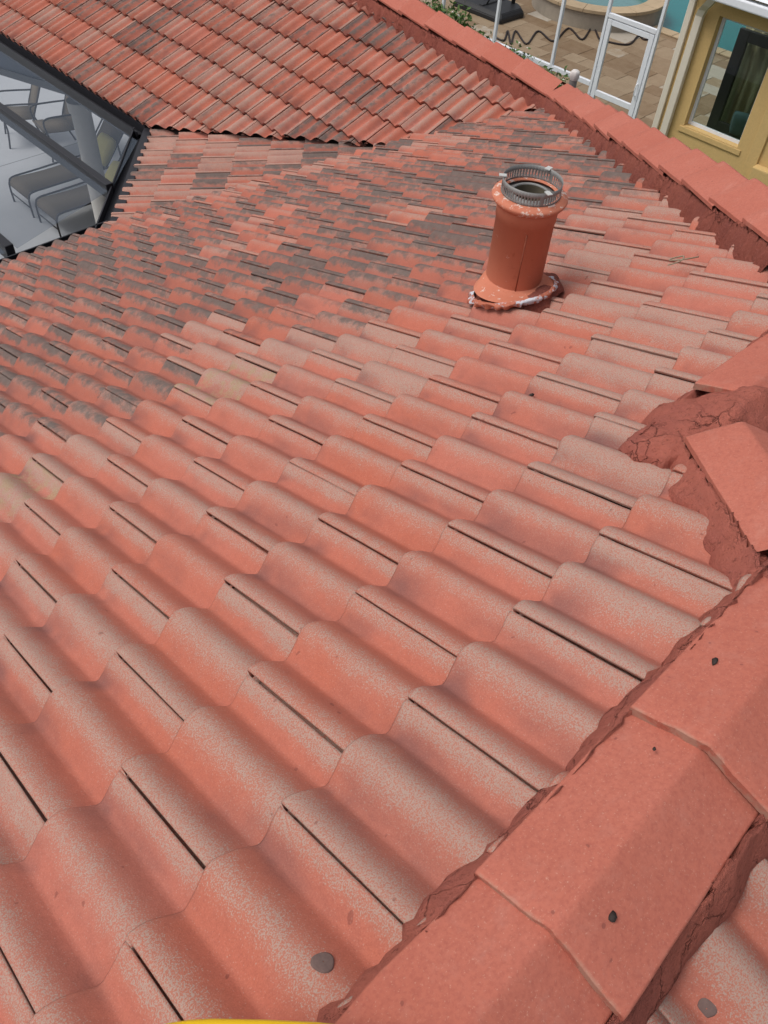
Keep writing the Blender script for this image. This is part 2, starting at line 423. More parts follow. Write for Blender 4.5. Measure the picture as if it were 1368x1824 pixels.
def pip(x, y, poly):
    c = False; j = len(poly) - 1
    for i in range(len(poly)):
        xi, yi = poly[i]; xj, yj = poly[j]
        if (yi > y) != (yj > y) and x < (xj - xi) * (y - yi) / (yj - yi) + xi: c = not c
        j = i
    return c
def project(p):
    q = Vector(p) - CC; d = q.dot(Vector(CR[2]))
    if d < 0.05: return None
    return (684 + FPX * q.dot(Vector(CR[0])) / d, 912 + FPX * q.dot(Vector(CR[1])) / d, d)
def clip_mesh(src, name, Mt, poly, jit=0.0):
    bm = bmesh.new(); bm.from_mesh(src); bm.transform(Mt)
    bx0, bx1 = min(v.co.x for v in bm.verts), max(v.co.x for v in bm.verts); by0, by1 = min(v.co.y for v in bm.verts), max(v.co.y for v in bm.verts)
    for i in range(len(poly)):
        a, b = Vector((*poly[i], 0)), Vector((*poly[(i + 1) % len(poly)], 0))
        if min(a.x, b.x) > bx1 or max(a.x, b.x) < bx0 or min(a.y, b.y) > by1 or max(a.y, b.y) < by0: continue
        d = b - a; nn = Vector((-d.y, d.x, 0)).normalized()
        bmesh.ops.bisect_plane(bm, geom=bm.verts[:] + bm.edges[:] + bm.faces[:], plane_co=a + nn * jit, plane_no=nn, dist=1e-5)
    poly2 = poly
    dele = [f for f in bm.faces if not pip(*f.calc_center_median().xy, poly2)] if jit == 0 else [f for f in bm.faces if not any(pip(f.calc_center_median().x + dx, f.calc_center_median().y + dy, poly2) for dx, dy in ((0, 0), (jit * .9, 0), (-jit * .9, 0), (0, jit * .9), (0, -jit * .9)))]
    bmesh.ops.delete(bm, geom=dele, context='FACES')
    if not bm.faces: bm.free(); return None
    left = set(bm.faces); best = None                         # keep the largest connected piece only
    while left:
        st = [left.pop()]; isl = list(st)
        while st:
            f = st.pop()
            for e in f.edges:
                for g_ in e.link_faces:
                    if g_ in left: left.remove(g_); st.append(g_); isl.append(g_)
        ar = sum(f.calc_area() for f in isl)
        if best is None or ar > best[0]: best = (ar, set(isl))
    rest = [f for f in bm.faces if f not in best[1]]
    if rest: bmesh.ops.delete(bm, geom=rest, context='FACES')
    lone = [v for v in bm.verts if not v.link_faces]
    if lone: bmesh.ops.delete(bm, geom=lone, context='VERTS')
    bm.transform(Mt.inverted())
    me = bpy.data.meshes.new(name); bm.to_mesh(me); bm.free()
    if not me.materials: me.materials.append(src.materials[0])
    return me

house = empty('tiled_house', (0, 0, ZG))
tag(house, 'house under a large red concrete tile roof with cemented ridge caps', 'house')
HZ = Vector((0, 0, -ZG))
def hpart(name, me, mat): o = obj(name, me, mat, house, HZ); return o

def lay(S, polyxy, uoff, joff, tint, name_label, j0y=None, individual=True, rjit=1.0, half=True, limit=300):
    poly = [S.loc(x, y) for x, y in polyxy]
    # sheathing under the tiles
    dv = [S.M @ Vector((x, y, -0.11)) for x, y in poly]
    deck = hpart('roof_slope', mesh('roof_slope', dv, [tuple(range(len(dv)))]), M_DECK)
    if name_label: deck['label'] = name_label
    x0, x1 = min(p[0] for p in poly), max(p[0] for p in poly); y0, y1 = min(p[1] for p in poly), max(p[1] for p in poly)
    items = []
    j = math.floor((y0 - joff) / E) - 1
    while j * E + joff < y1:
        yb = j * E + joff
        if j0y is not None and yb < j0y:
            if yb + E <= j0y + 0.03: j += 1; continue
            yb = j0y
        ph = uoff + (0.5 * W if (half and j % 2) else 0)
        i = math.floor((x0 - ph) / W) - 1
        while i * W + ph - W < x1:
            xr = i * W + ph
            fx = [xr - W * k / 6 for k in range(7)]; fy = [yb + E * k / 5 for k in range(6)]
            ins = [pip(x, y, poly) for x in fx for y in fy]
            if any(ins):
                mid = S.M @ Vector((xr - W / 2, yb + E / 2, 0)); pj = project(mid)
                vis = pj is not None and -230 < pj[0] < 1600 and -230 < pj[1] < 2050
                items.append((xr, yb, all(ins), mid, vis, (mid - CC).length, j, i))
            i += 1
        j += 1
    items.sort(key=lambda t: t[5])
    jv, jf, jc, jt = [], [], [], []
    cnt = 0
    for (xr, yb, full, mid, vis, dist, j, i) in items:
        col = tint(mid)
        ind = individual and vis and cnt < limit
        Mt = Matrix.Translation((xr + rnd.uniform(-.001, .001) * rjit, yb + rnd.uniform(-.004, .004) * rjit, rnd.uniform(-.0015, .0015) * rjit)) @ \
            Matrix.Rotation(rnd.gauss(0, 0.0022) * rjit, 4, 'Z') @ Matrix.Rotation(rnd.gauss(0, 0.003) * rjit, 4, 'Y') @ Matrix.Rotation(rnd.gauss(0, 0.002) * rjit, 4, 'X')
        if ind:
            lod = LODS[0 if dist < 2.8 else 1 if dist < 9.0 else 2]; src = lod[rnd.randrange(len(lod))]
        else: src = JOIN
        me = src if full else clip_mesh(src, 'roof_tile_cut', Mt, poly)
        if me is None: continue
        if ind:
            o = bpy.data.objects.new('roof_tile', me); COL.objects.link(o); o.parent = deck
            o.matrix_parent_inverse = Matrix.Identity(4)
            o.matrix_local = S.M @ Mt
            o.color = col; cnt += 1
        else:
            b = len(jv); K = S.M @ Mt
            for v in me.vertices: jv.append(K @ v.co); jc.append(me.attributes['crown'].data[v.index].value); jt.append(col)
            for p in me.polygons: jf.append(tuple(b + k for k in p.vertices))
    if jv:
        me = mesh('roof_tiles_rest', jv, jf, True)
        a = me.attributes.new('crown', 'FLOAT', 'POINT'); a.data.foreach_set('value', jc)
        a = me.attributes.new('tint', 'FLOAT_COLOR', 'POINT'); a.data.foreach_set('color', [x for c in jt for x in c])
        o = obj('roof_tiles_rest', me, M_TILEJ, deck); o['kind'] = 'stuff'
    return deck

def tint_main(p):
    # the upper strip was pressure-washed, the lower courses were not
    lim = 2.07 if p.x < 1.35 else max(1.15, 2.07 - (p.x - 1.35) * 1.25) if p.x < 2.5 else 1.15 + (p.x - 2.5) * 0.12
    lim += rnd.gauss(0, .13)
    if p.y < lim - 0.02:
        if p.x < 2.1 and p.y > lim - .42 and rnd.random() < .4: return (0.0, rnd.uniform(.7, 1.1), 1.6, 1)
        if p.x > .9 and rnd.random() < .2: return (0.0, rnd.uniform(.95, 1.2), .6, 1)
        g = rnd.choice([.4, .5, .56, .6, .66, .72, .8, .9, 1.1 if rnd.random() < .6 else .6]) ; return (0.0, g, rnd.uniform(.35, .75), 1)
    q = max(0, min(1, .45 * rnd.random() + .55 * (.5 + 1.5 * fract((p.x, p.y, 1.7), 1.3, 3)))); k = 0.2 + 0.8 * sstep((p.y - lim + .2) / 0.7)
    d = rnd.uniform(.02, .28) if q < .45 else rnd.uniform(.3, .55) if q < .78 else rnd.uniform(.6, .98)
    if p.x < 2.2: d = min(1.0, d + .16)
    return (d * k, rnd.uniform(.3, .8), rnd.uniform(0, .6), 1)
def tint_far(p):
    q = max(0, min(1, .5 * rnd.random() + .5 * (.5 + 1.5 * fract((p.x, p.y, 4.4), 1.1, 3)))); d = rnd.uniform(0, .2) if q < .62 else rnd.uniform(.25, .55) if q < .9 else rnd.uniform(.55, .85)
    return (d, rnd.uniform(.25, .9), rnd.uniform(-.1, .5), 1)

def tint_valley(p):
    q = rnd.random(); d = rnd.uniform(0, .12) if q < .5 else rnd.uniform(.2, .45) if q < .85 else rnd.uniform(.5, .75)
    return (d, rnd.uniform(.6, 1.25), rnd.uniform(.1, .7), 1)
YEX = YE + 0.02
def stairs(x0, x1, back):
    out = []; k = math.ceil(x0 / (W / 2)); x = k * W / 2
    while x < x1:
        y = x - XA + YB2 + back + rnd.uniform(-.03, .04)
        out += [(x - W / 4, y), (x + W / 4 - .0005, y)]; x += W / 2
    return out
def vstairs():
    out = []; x = math.floor((VJ.x - .1) / (W / 2)) * W / 2
    while x > C1.x + .12:
        y = VJ.y + (VJ.x - x) * (YE - VJ.y) / (VJ.x - C1.x) + rnd.uniform(-.01, .07)
        out += [(x + W / 4 - .0005, y), (x - W / 4, y)]; x -= W / 2
    return out
R4A, R4B = Vector((6.12, 3.70)), Vector((6.12 + .088 * 8.9, 12.6))
main_poly = [(-3.2, YB + .118), (XE - .05, YB + .118), (XC - .05, YB2 + .118), (XA - .05, YB2 + .118)] + stairs(XA + .02, X4R - .05, .14) + [(X4R - 0.11, Y4 + 0.09), (VJ.x, VJ.y + 0.03)] + vstairs() + [(C1.x, YEX), (-3.2, YEX)]
lay(P1, main_poly, 0.0, 0.0, tint_main, 'broad near roof slope, pink washed tiles above and blackened tiles below', j0y=-18.62 * E)
lay(P4, [(X4E - 0.03, C4.y - 0.06), (VJ.x - .05, VJ.y - .06), (X4R - 0.11, Y4 + 0.11), (R4B.x - .12, 12.6), (X4E - 0.03, 12.6)], 0.09, -0.03, tint_far, 'far roof slope of orange red tiles above the dark gutter')
lay(P3, [(C1.x - 0.02, C1.y + 0.02), (VJ.x + 0.05, VJ.y - 0.05), (C4.x - 0.02, C4.y + 0.02)], 0.10, -0.04, tint_valley, 'small triangular roof slope fitted into the valley', half=True)
lay(P2, [(-3.2, YB - .118), (XE - .05, YB - .118), (XE + 4.5, YB - 4.5), (-3.2, YB - 4.5)], 0.0275, -0.1156, tint_main, 'roof slope behind the near ridge')
lay(PE1, [(XE, YB), (XC, YB2), (XC + 4.4, YB2 - 4.4), (XE + 4.5, YB - 4.5)], 0.0, 0.0, tint_main, None, individual=False)
lay(P2B, [(XC, YB2), (XA, YB2), (XA + 1.7, YB2 - 4.4), (XC + 4.4, YB2 - 4.4)], 0.0, 0.0, tint_main, None, individual=False)
lay(PE2, [(XA, YB2), (X4R, Y4), (7.5, Y4 + .1), (6.6, -4.4), (XA + 1.7, YB2 - 4.4)], 0.0, 0.0, tint_far, None, individual=False)
PE4 = Slope((R4A.x, R4A.y, P4.z(R4A.x, R4A.y)), (-.6, .0895), math.hypot(.6, .0895))
lay(PE4, [(R4A.x, R4A.y), (R4B.x, 12.6), (8.4, 12.6), (7.5, R4A.y)], 0.0, 0.0, tint_far, None, individual=False)

# ------------------------------------------------------------------ ridge caps and mortar
def cap_mesh(name, length=0.46, hw=0.125, drop=0.05, seed=0):
    r = random.Random(seed); off = Vector((r.uniform(0, 90), 0, 0))
    xs = [-1, -.97, -.8, -.6, -.4, -.22, -.10, -.045, 0, .045, .10, .22, .4, .6, .8, .97, 1]
    ys = [0, .006, .05, .12, .2, .3, .4, length]
    vs, fs, cw = [], [], []
    def pz(t): return -drop * (math.sqrt(t * t + 0.0009) - math.sqrt(0.0009)) / (math.sqrt(1.0009) - math.sqrt(0.0009))
    for y in ys:
        k = hw * (1.03 - 0.07 * y / length)
        for t in xs:
            n1 = mnoise.noise(Vector((t * 4, y * 9, 1)) + off)
            yy = y + (0.006 * fract(Vector((t * 5, 0, 7)) + off, 1.6, 3) if y < .01 else 0)
            ex = 0.004 * mnoise.noise(Vector((y * 16, t, 4)) + off) if abs(t) > .95 else 0
            vs.append((t * k + ex, yy, pz(t) - 0.028 * y / length + 0.0018 * n1 - (0.003 if y == 0 else 0)))
            cw.append(0.9 if y == 0 else 0.0)
    n = len(xs)
    for j in range(len(ys) - 1):
        for i in range(n - 1): fs.append((j * n + i, j * n + i + 1, (j + 1) * n + i + 1, (j + 1) * n + i))
    nt = len(fs); b = len(vs)
    for i in range(n): x, y, z = vs[i]; vs.append((x, y + .002, z - .021)); cw.append(1.0)
    for i in range(n - 1): fs.append((i + 1, i, b + i, b + i + 1))
    for side in (0, n - 1):
        b2 = len(vs)
        for j in range(len(ys)): x, y, z = vs[j * n + side]; vs.append((x * .985, y, z - .016)); cw.append(0.15)
        for j in range(len(ys) - 1): fs.append((j * n + side, (j + 1) * n + side, b2 + j + 1, b2 + j) if side == 0 else ((j + 1) * n + side, j * n + side, b2 + j, b2 + j + 1))
    me = mesh(name, vs, fs)
    me.polygons.foreach_set('use_smooth', [k < nt for k in range(len(fs))])
    me.attributes.new('crown', 'FLOAT', 'POINT').data.foreach_set('value', cw)
    me.materials.append(M_CAP); return me
CAPS = [cap_mesh('ridge_cap', seed=k) for k in range(4)]
CAPSW = [cap_mesh('hip_cap', hw=0.165, drop=0.088, seed=9 + k) for k in range(4)]

def mortar(name, a, b, SL, SR, wl, wr, label=None, lift=0.031, step=0.016, wamp=0.022, deep=0.06, mat=None, inn=0.119):
    """bedding mortar along the line a-b; SL lies to the left of a->b"""
    a, b = Vector(a), Vector(b); d = (b - a); ln = d.length; d.normalize(); lf = Vector((-d.y, d.x))
    ns = max(2, int(ln / step)); NT_ = 44
    vs, fs = [], []
    for i in range(ns + 1):
        s = ln * i / ns; q = a + d * s
        wL = wl + wamp * fract((s, 3.3, a.x), 6.0) * 1.6 + wamp * .7 * mnoise.noise(Vector((s * 40, 1, a.y)))
        wR = wr + wamp * fract((s, 8.3, a.y), 6.0) * 1.6
        for k in range(NT_ + 1):
            t = k / NT_ * 2 - 1
            lat = t * (wL if t > 0 else wR) ; w = wL if t > 0 else wR
            p = q + lf * lat
            g = min(SL.z(p.x, p.y), SR.z(p.x, p.y))
            al = abs(lat)
            u = (al - inn) / max(0.02, w - inn)
            h = (-.032 if lift < .05 else lift - .06) if al < inn - .03 else (-.012 if lift < .05 else lift - .03) if al < inn else lift - (lift + 0.040) * min(1, max(0, u)) ** 1.1 - deep * max(0, (u - .9) / .1) ** 1.5
            h += (0.016 * fract((p.x, p.y, 0.3), 16, 4) + 0.006 * fract((p.x, p.y, 4.0), 55, 3)) * max(.1, min(1, (al - inn + .01) / .03))
            vs.append((p.x, p.y, g + h))
    n = NT_ + 1
    for i in range(ns):
        for k in range(NT_): fs.append((i * n + k, (i + 1) * n + k, (i + 1) * n + k + 1, i * n + k + 1))
    me = mesh(name, vs, fs, True); me.flip_normals()
    o = hpart(name, me, mat or M_MORT)
    if label: o['label'] = label
    return o
def caps(parent, a, b, S, expo, lift, start=0.0, end=None, jit=1.0, pool=None):
    """caps from nose end a up towards b; each nose points to a"""
    a3 = Vector((*a, S.z(*a))); b3 = Vector((*b, S.z(*b))); d = b3 - a3; ln = d.length; d.normalize()
    x = d.cross(Vector((0, 0, 1))).normalized(); n = x.cross(d)
    s = start; end = ln if end is None else end; k = 0
    while s < end - 0.05:
        M = Matrix((x, d, n)).transposed().to_4x4(); M.translation = a3 + d * s + n * (lift + rnd.uniform(-.003, .003))
        M = M @ Matrix.Rotation(rnd.gauss(0, .012) * jit, 4, 'Z') @ Matrix.Rotation(rnd.gauss(0, .012) * jit, 4, 'Y')
        o = bpy.data.objects.new('ridge_cap', (pool or CAPS)[k % 4]); COL.objects.link(o); o.parent = parent; o.matrix_local = M
        s += expo; k += 1
rb = mortar('near_ridge', (-3.2, YB), (XE + .03, YB), P1, P2, 0.156, 0.172, 'ridge of broad pink caps bedded in red mortar')
caps(rb, (-3.2, YB), (XE, YB), P1, 0.388, 0.038, start=(0.104 + 3.2) % 0.388, end=4.1)
rc = mortar('short_hip', (XE - .04, YB - .04), (XC + .02, YB2 + .02), P1, PE1, 0.178, 0.20, 'short hip cap smothered in cracked red mortar', lift=0.022)
caps(rc, (1.40, YB2 - .08), (XE - .15, YB - .15), P1, 0.40, 0.052, start=0.0, end=0.42, jit=.2)
rb2 = mortar('lower_ridge', (XC - .16, YB2), (XA + .05, YB2), P1, P2B, 0.158, 0.2, 'lower ridge of plain caps behind the mortar joint', lift=0.014)
caps(rb2, (1.575, YB2), (XA, YB2), P1, 0.42, 0.042, jit=.3)
ra = mortar('long_hip', (XA - .05, YB2 - .05), (X4R + .05, Y4 + .05), P1, PE2, 0.188, 0.24, 'long hip of overlapping caps on a deep bed of mortar', lift=0.075, wamp=.03, deep=.05, mat=M_MORTD, inn=.152)
caps(ra, (X4R - .06, Y4 - .06), (XA, YB2), P1, 0.385, 0.135, pool=CAPSW)
r4 = mortar('far_ridge', (R4A.x, Y4 - .05), R4B, P4, PE4, 0.19, 0.24, 'far ridge of orange caps over the pool side', lift=0.08, wamp=.025, deep=.05, mat=M_MORTD, inn=.152)
caps(r4, R4B, R4A, P4, 0.40, 0.148, start=0.02, end=8.75, pool=CAPSW)
# mortar heaped where the short hip runs out on the lower ridge
def heap(name, c0, rx, ry, rot, hgt, seed, plane, n=30):
    vs, fs = [], []
    for i in range(n + 1):
        for j in range(n + 1):
            u, v = i / n * 2 - 1, j / n * 2 - 1
            rr = math.hypot(u, v); k = 1.0 + 0.22 * mnoise.noise(Vector((math.atan2(v, u) * 1.6, seed, 0)))
            x = u * rx * k; y = v * ry * k
            X = c0[0] + x * math.cos(rot) - y * math.sin(rot); Y = c0[1] + x * math.sin(rot) + y * math.cos(rot)
            h = hgt * max(0, 1 - rr ** 2.2) - 0.05 * max(0, rr - 0.9) * 6
            h += (0.018 * fract((X, Y, seed), 14, 4) + .006 * fract((X, Y, seed), 55, 3)) * min(1, hgt / .02)
            vs.append((X, Y, plane(X, Y) + h - .004))
    for i in range(n):
        for j in range(n): a = i * (n + 1) + j; fs.append((a, a + n + 1, a + n + 2, a + 1))
    return mesh(name, vs, fs, True)
o = obj('mortar_heap', heap('mortar_heap', (1.44, 0.085), .14, .10, .45, .034, 2.0, lambda X, Y: min(P1.z(X, Y), P2B.z(X, Y) + .03)), M_MORT, rc)
o = obj('mortar_heap', heap('mortar_heap', (1.325, .075), .10, .10, .5, .022, 6.0, lambda X, Y: P1.z(X, Y)), M_MORT, rc)
o = obj('mortar_heap', heap('mortar_heap', (1.535, -.005), .15, .14, .3, .058, 3.0, lambda X, Y: min(P1.z(X, Y), P2B.z(X, Y) + .03)), M_MORT, rc)
o = obj('mortar_heap', heap('mortar_heap', (X4R - .04, Y4 - .06), .17, .15, .7, .13, 5.0, lambda X, Y: min(P1.z(X, Y), P4.z(X, Y), PE2.z(X, Y)) + .02), M_MORT, ra)

# ------------------------------------------------------------------ house below the eaves
def ring_prism(name, a, b, lo, hi, off0, off1, mat, label=None):
    """bar along the eave a-b in plan, from off0 to off1 outwards (left of a->b), lo..hi in height"""
    a, b = Vector(a), Vector(b); d = (b - a).normalized(); lf = Vector((-d.y, d.x))
    ps = [a + lf * off0, b + lf * off0, b + lf * off1, a + lf * off1]
    vs = [(p.x, p.y, z) for z in (lo, hi) for p in ps]
    fs = [(3, 2, 1, 0), (4, 5, 6, 7)] + [(i, (i + 1) % 4, 4 + (i + 1) % 4, 4 + i) for i in range(4)]
    o = hpart(name, mesh(name, vs, fs), mat)
    if label: o['label'] = label
    return o
for a, b in (((-3.2, YE), (C1.x + .05, YE)), ((C1.x, C1.y), (C4.x, C4.y)), ((X4E, C4.y - .02), (X4E, 12.6))):
    ring_prism('fascia', a, b, ZE - 0.28, ZE - 0.075, -0.06, 0.02, M_BRONZE)
    ring_prism('gutter', a, b, ZE - 0.20, ZE - 0.16, 0.022, 0.12, M_BRONZE)
    ring_prism('gutter_lip', a, b, ZE - 0.20, ZE - 0.085, 0.122, 0.135, M_BRONZE)
# covered terrace below the far wing
hb = lambda name, lo, hi, mat: (lambda bm: (box_bm(bm, lo, hi), hpart(name, bm_mesh(name, bm), mat))[1])(bmesh.new())
def lint(name, x0, x1, za, zb, ya, yb, up, mat):
    vs = [(x, y, z) for x in (x0, x1) for y, z in ((ya, za), (yb, zb), (yb, up if up < 0 else zb + up), (ya, up if up < 0 else za + up))]
    return hpart(name, mesh(name, vs, [(0, 1, 2, 3), (7, 6, 5, 4), (0, 4, 5, 1), (1, 5, 6, 2), (2, 6, 7, 3), (3, 7, 4, 0)]), mat)
lint('lintel', 4.30, 4.36, -2.73, -3.59, 8.25, 12.8, -2.69, simple('lintel_shade_tint', (.10, .115, .155), .8))  # dark blue-grey has the eave shade and screen tint put into the colour
lint('lintel_beam', 4.27, 4.298, -2.75, -3.61, 8.25, 12.8, .09, M_BRONZE)
hb('ceiling', (4.60, 4.2, -2.92), (7.2, 12.6, -2.86), M_BEIGE)
hb('wall', (7.0, 4.2, ZG), (7.2, 12.6, -2.93), M_BEIGE)
hb('wall', (-3.2, 5.2, ZG), (3.6, 5.4, ZE - .3), M_BEIGE)
hb('wall', (3.62, 5.2, ZG), (6.98, 5.4, ZE - .55), M_BEIGE)
hb('wall', (5.9, -4.4, ZG), (6.1, 3.6, -3.2), M_BEIGE)
lathe('column', [(.0, ZG), (.16, ZG), (.16, ZG + .12), (.125, ZG + .13), (.125, -3.26), (.15, -3.25), (.15, -3.12)], M_BEIGE, house, 24, HZ + Vector((4.44, 9.64, 0)))

# ------------------------------------------------------------------ flue pipe on the main slope
VX, VY = 2.15, 1.19
vz = P1.z(VX, VY)
vent = empty('vent_pipe', (VX, VY, vz)); tag(vent, 'orange painted metal flue pipe with open slotted top standing on the tiles', 'vent pipe')
def attr_all(o, v): o.data.attributes.new('crown', 'FLOAT', 'POINT').data.foreach_set('value', [v] * len(o.data.vertices))
zt = -0.105 - vz
pp = lathe('pipe', [(.113, -.02), (.113, zt - .075), (.1165, zt - .074), (.1165, zt - .004)], M_PAINT, vent, 48); attr_all(pp, 0.05)
sm = tube('seam', [(-.1135 * math.cos(.75), -.1135 * math.sin(.75), .05), (-.1135 * math.cos(.75), -.1135 * math.sin(.75), zt - .09)], .0022, simple('seam_dark_paint', (.26, .075, .042), .7), pp, 6)  # seam painted darker than the pipe
fl = lathe('flange', [(.113, zt - .02), (.130, zt - .016), (.140, zt - .004), (.143, zt + .004), (.140, zt + .011), (.122, zt + .018), (.100, zt + .022), (.098, zt + .016)], M_PAINT, vent, 56); attr_all(fl, .62)
# slotted ring
M_CLIP = simple('clip_steel', (.5, .5, .48), .5, .2)
def slotted():
    vs, fs = [], []; n = 120; r = .1115; zs = [zt + .018, zt + .027, zt + .053, zt + .072]
    for z in zs:
        for k in range(n): a = 2 * math.pi * k / n; vs.append((r * math.cos(a), r * math.sin(a), z))
    for i in range(3):
        for k in range(n):
            if i == 1 and k % 2 and (k // 2) % 20 != 19: continue
            a, b = i * n + k, i * n + (k + 1) % n; fs.append((a, b, b + n, a + n))
    return mesh('vent_ring', vs, fs, True)
vr = obj('vent_ring', slotted(), M_GALV, vent)
md = vr.modifiers.new('thick', 'SOLIDIFY'); md.thickness = .001
for a in (0.15, 2.25, 4.35):
    cb = box('clip', (.098, -.011, zt + .070), (.126, .009, zt + .073), M_CLIP, vr); cb.rotation_euler = (0, 0, a)
lathe('inner_flue', [(.066, zt - .30), (.066, zt + .018), (.070, zt + .022), (.074, zt + .016), (.100, zt + .004), (.110, zt + .004)], M_GALV, vent, 44)
lathe('flue_lining', [(.0645, zt + .016), (.0645, zt - .28), (.001, zt - .28)], simple('dark_brown_flue', (.10, .085, .06), .8, 0, .4, 30), vent, 32)  # inside of the flue coloured dark brown
# flared flashing following the slope and its torn lead edge
def flash_pt(i, a, r, z):
    X, Y = r * math.cos(a), r * math.sin(a)
    k = max(0, min(1, (r - .118) / .07))
    w = .006 * mnoise.noise(Vector((math.cos(a) * 4, math.sin(a) * 4, i))) * k
    return r + w, z * (1 - k) + k * (-T * Y + z) + w
FSH = Vector((-.042, -.038))
fs_ = lathe('flashing', [(.113, .058), (.117, .052), (.128, .044), (.140, .037), (.150, .032), (.158, .028)], M_PAINT, vent, 60, None, flash_pt)
for v in fs_.data.vertices:
    k = max(0, min(1, (math.hypot(v.co.x, v.co.y) - .114) / .04)); v.co.x += FSH.x * k; v.co.y += FSH.y * k; v.co.z -= T * FSH.y * k
attr_all(fs_, .30)
def lead_pt(i, a, r, z):
    w = .030 * fract((math.cos(a) * 3, math.sin(a) * 3, 2.0 + i * .1), 2.5, 3)
    r2 = r + w * (1 if i > 0 else .0); Y = r2 * math.sin(a)
    return r2, -T * Y + z * .6 + .006 * mnoise.noise(Vector((a * 9, i, 4)))
lathe('lead_edge', [(.154, .030), (.161, .026), (.167, .016), (.169, .004), (.166, -.014)], M_LEAD, vent, 90, (FSH.x, FSH.y, -T * FSH.y), lead_pt)
me = heap('mortar_collar', (VX + .01, VY - .02), .21, .18, .3, .010, 9.0, P1.z, 40)
for v in me.vertices: v.co -= Vector((VX, VY, vz))
obj('mortar_collar', me, M_MORTD, vent)

# ------------------------------------------------------------------ small things lying on the roof
def tile_n(x, y, S=None, uoff=0.0, joff=0.0):
    S = S or P1; lx, ly = S.loc(x, y); j = math.floor((ly - joff) / E); ph = uoff + (0.5 * W if j % 2 else 0)
    a = ph + math.ceil((lx - ph) / W) * W - lx
    return prof(a)[0] - H0 - sstep((a - (W - 0.058)) / 0.03) * 0.004 - 0.032 * (ly - joff - j * E) / E
def tile_frame(S, x, y, uoff, joff, dz):
    e = .004; f = lambda X, Y: Vector((X, Y, S.z(X, Y))) + S.n * tile_n(X, Y, S, uoff, joff)
    p = f(x, y); n = (f(x + e, y) - f(x - e, y)).cross(f(x, y + e) - f(x, y - e)).normalized()
    M = n.to_track_quat('Z', 'Y').to_matrix().to_4x4(); M.translation = p + n * dz; return M
def rest_on(S, x, y, dz): return Vector((x, y, S.z(x, y) + dz))
def flake(name, p, size, label, cat, seed, mat=M_DEBRIS, S=P1):
    r = random.Random(seed); n = 7
    vs = [(0, 0, size * .35)] + [(size * (0.6 + .5 * r.random()) * math.cos(2 * math.pi * k / n), size * .55 * (0.6 + .5 * r.random()) * math.sin(2 * math.pi * k / n), size * .25 * r.random()) for k in range(n)]
    vs += [(v[0] * .7, v[1] * .7, v[2] - size * .25) for v in vs[1:]]
    fs = [(0, 1 + k, 1 + (k + 1) % n) for k in range(n)] + [(1 + k, 1 + n + k, 1 + n + (k + 1) % n, 1 + (k + 1) % n) for k in range(n)]
    o = obj(name, mesh(name, vs, fs, True), mat); o.matrix_world = Matrix.Translation(p) @ S.M.to_3x3().to_4x4() @ Matrix.Rotation(r.uniform(0, 6), 4, 'Z')
    tag(o, label, cat); return o
flake('dry_leaf', rest_on(P1, 1.445, .565, tile_n(1.445, .565) + .004), .020, 'dark dry leaf lying in a tile trough below the flue pipe', 'leaf', 1)
flake('dead_beetle', rest_on(P1, .665, -.375, .030), .011, 'tiny black bug on the ridge cap nearest the heaped mortar', 'bug', 2)
flake('bark_chip', rest_on(P2, .185, -.495, .036), .011, 'small dark bark chip on the shaded side of a near ridge cap', 'bark chip', 3)
flake('paint_flake', rest_on(P1, .44, -.395, .034), .006, 'pin-sized dark fleck on the lit side of a near ridge cap', 'paint flake', 4)
tw = tube('twig', smooth_path([rest_on(P1, 2.47, .72, .012), rest_on(P1, 2.50, .69, .02), rest_on(P1, 2.54, .70, .025), rest_on(P1, 2.53, .73, .02), rest_on(P1, 2.50, .73, .02), rest_on(P1, 2.52, .68, .022), rest_on(P1, 2.58, .66, .01)], 6), .0028, M_TWIG, None, 6)
tag(tw, 'curled pale twig on the tiles right of the flue pipe', 'twig')
# paint blobs stuck on tiles
for k, (x, y, s, lab) in enumerate([(-.12, -.235, .017, 'round grey brown paint spot on the tile at the lower left of the near ridge'), (.255, -.69, .014, 'round dark paint spot on the tile behind the near ridge')]):
    S = P1 if k == 0 else P2
    o = lathe('paint_spot', [(.001, .0008), (s * .85, .0007), (s, .0001), (s * 1.02, -.004)], simple('paint_spot_%d' % k, (.15, .10, .09), .95, 0, .3, 120), None, 22, None, lambda i, a, r, z: (r * (1 + .08 * math.sin(3 * a + 1)), z))
    o.matrix_world = tile_frame(S, x, y, 0.0 if k == 0 else .0275, 0.0 if k == 0 else -.1156, .0012); tag(o, lab, 'paint spot')
# yellow case by the photographer's feet
def case():
    bm = bmesh.new(); n = 48; ring = []
    for k in range(n):
        a = 2 * math.pi * k / n; c, s = math.cos(a), math.sin(a)
        ring.append((.19 * math.copysign(abs(c) ** .55, c), .14 * math.copysign(abs(s) ** .62, s)))
    lv = [(0, .95), (.01, 1.0), (.075, 1.0), (.088, .97), (.093, .90)]
    rows = [[bm.verts.new((x * k, y * k, z)) for x, y in ring] for z, k in lv]
    for i in range(len(lv) - 1):
        for k in range(n): bm.faces.new((rows[i][k], rows[i][(k + 1) % n], rows[i + 1][(k + 1) % n], rows[i + 1][k]))
    bm.faces.new(rows[-1]); bm.faces.new(rows[0][::-1]); return bm_mesh('case_body', bm, True)
cs = empty('yellow_case'); tag(cs, 'bright yellow plastic case at the bottom edge of the picture', 'case')
obj('case_body', case(), M_YEL, cs)
tube('carry_handle', smooth_path([(-.06, -.135, .05), (-.05, -.175, .05), (.05, -.175, .05), (.06, -.135, .05)], 5), .009, M_BLACK, cs)
CASE_P = Vector((-.335, -.375, .19))
cs.location = CASE_P; cs.rotation_euler = (0, 0, D2R(-45))

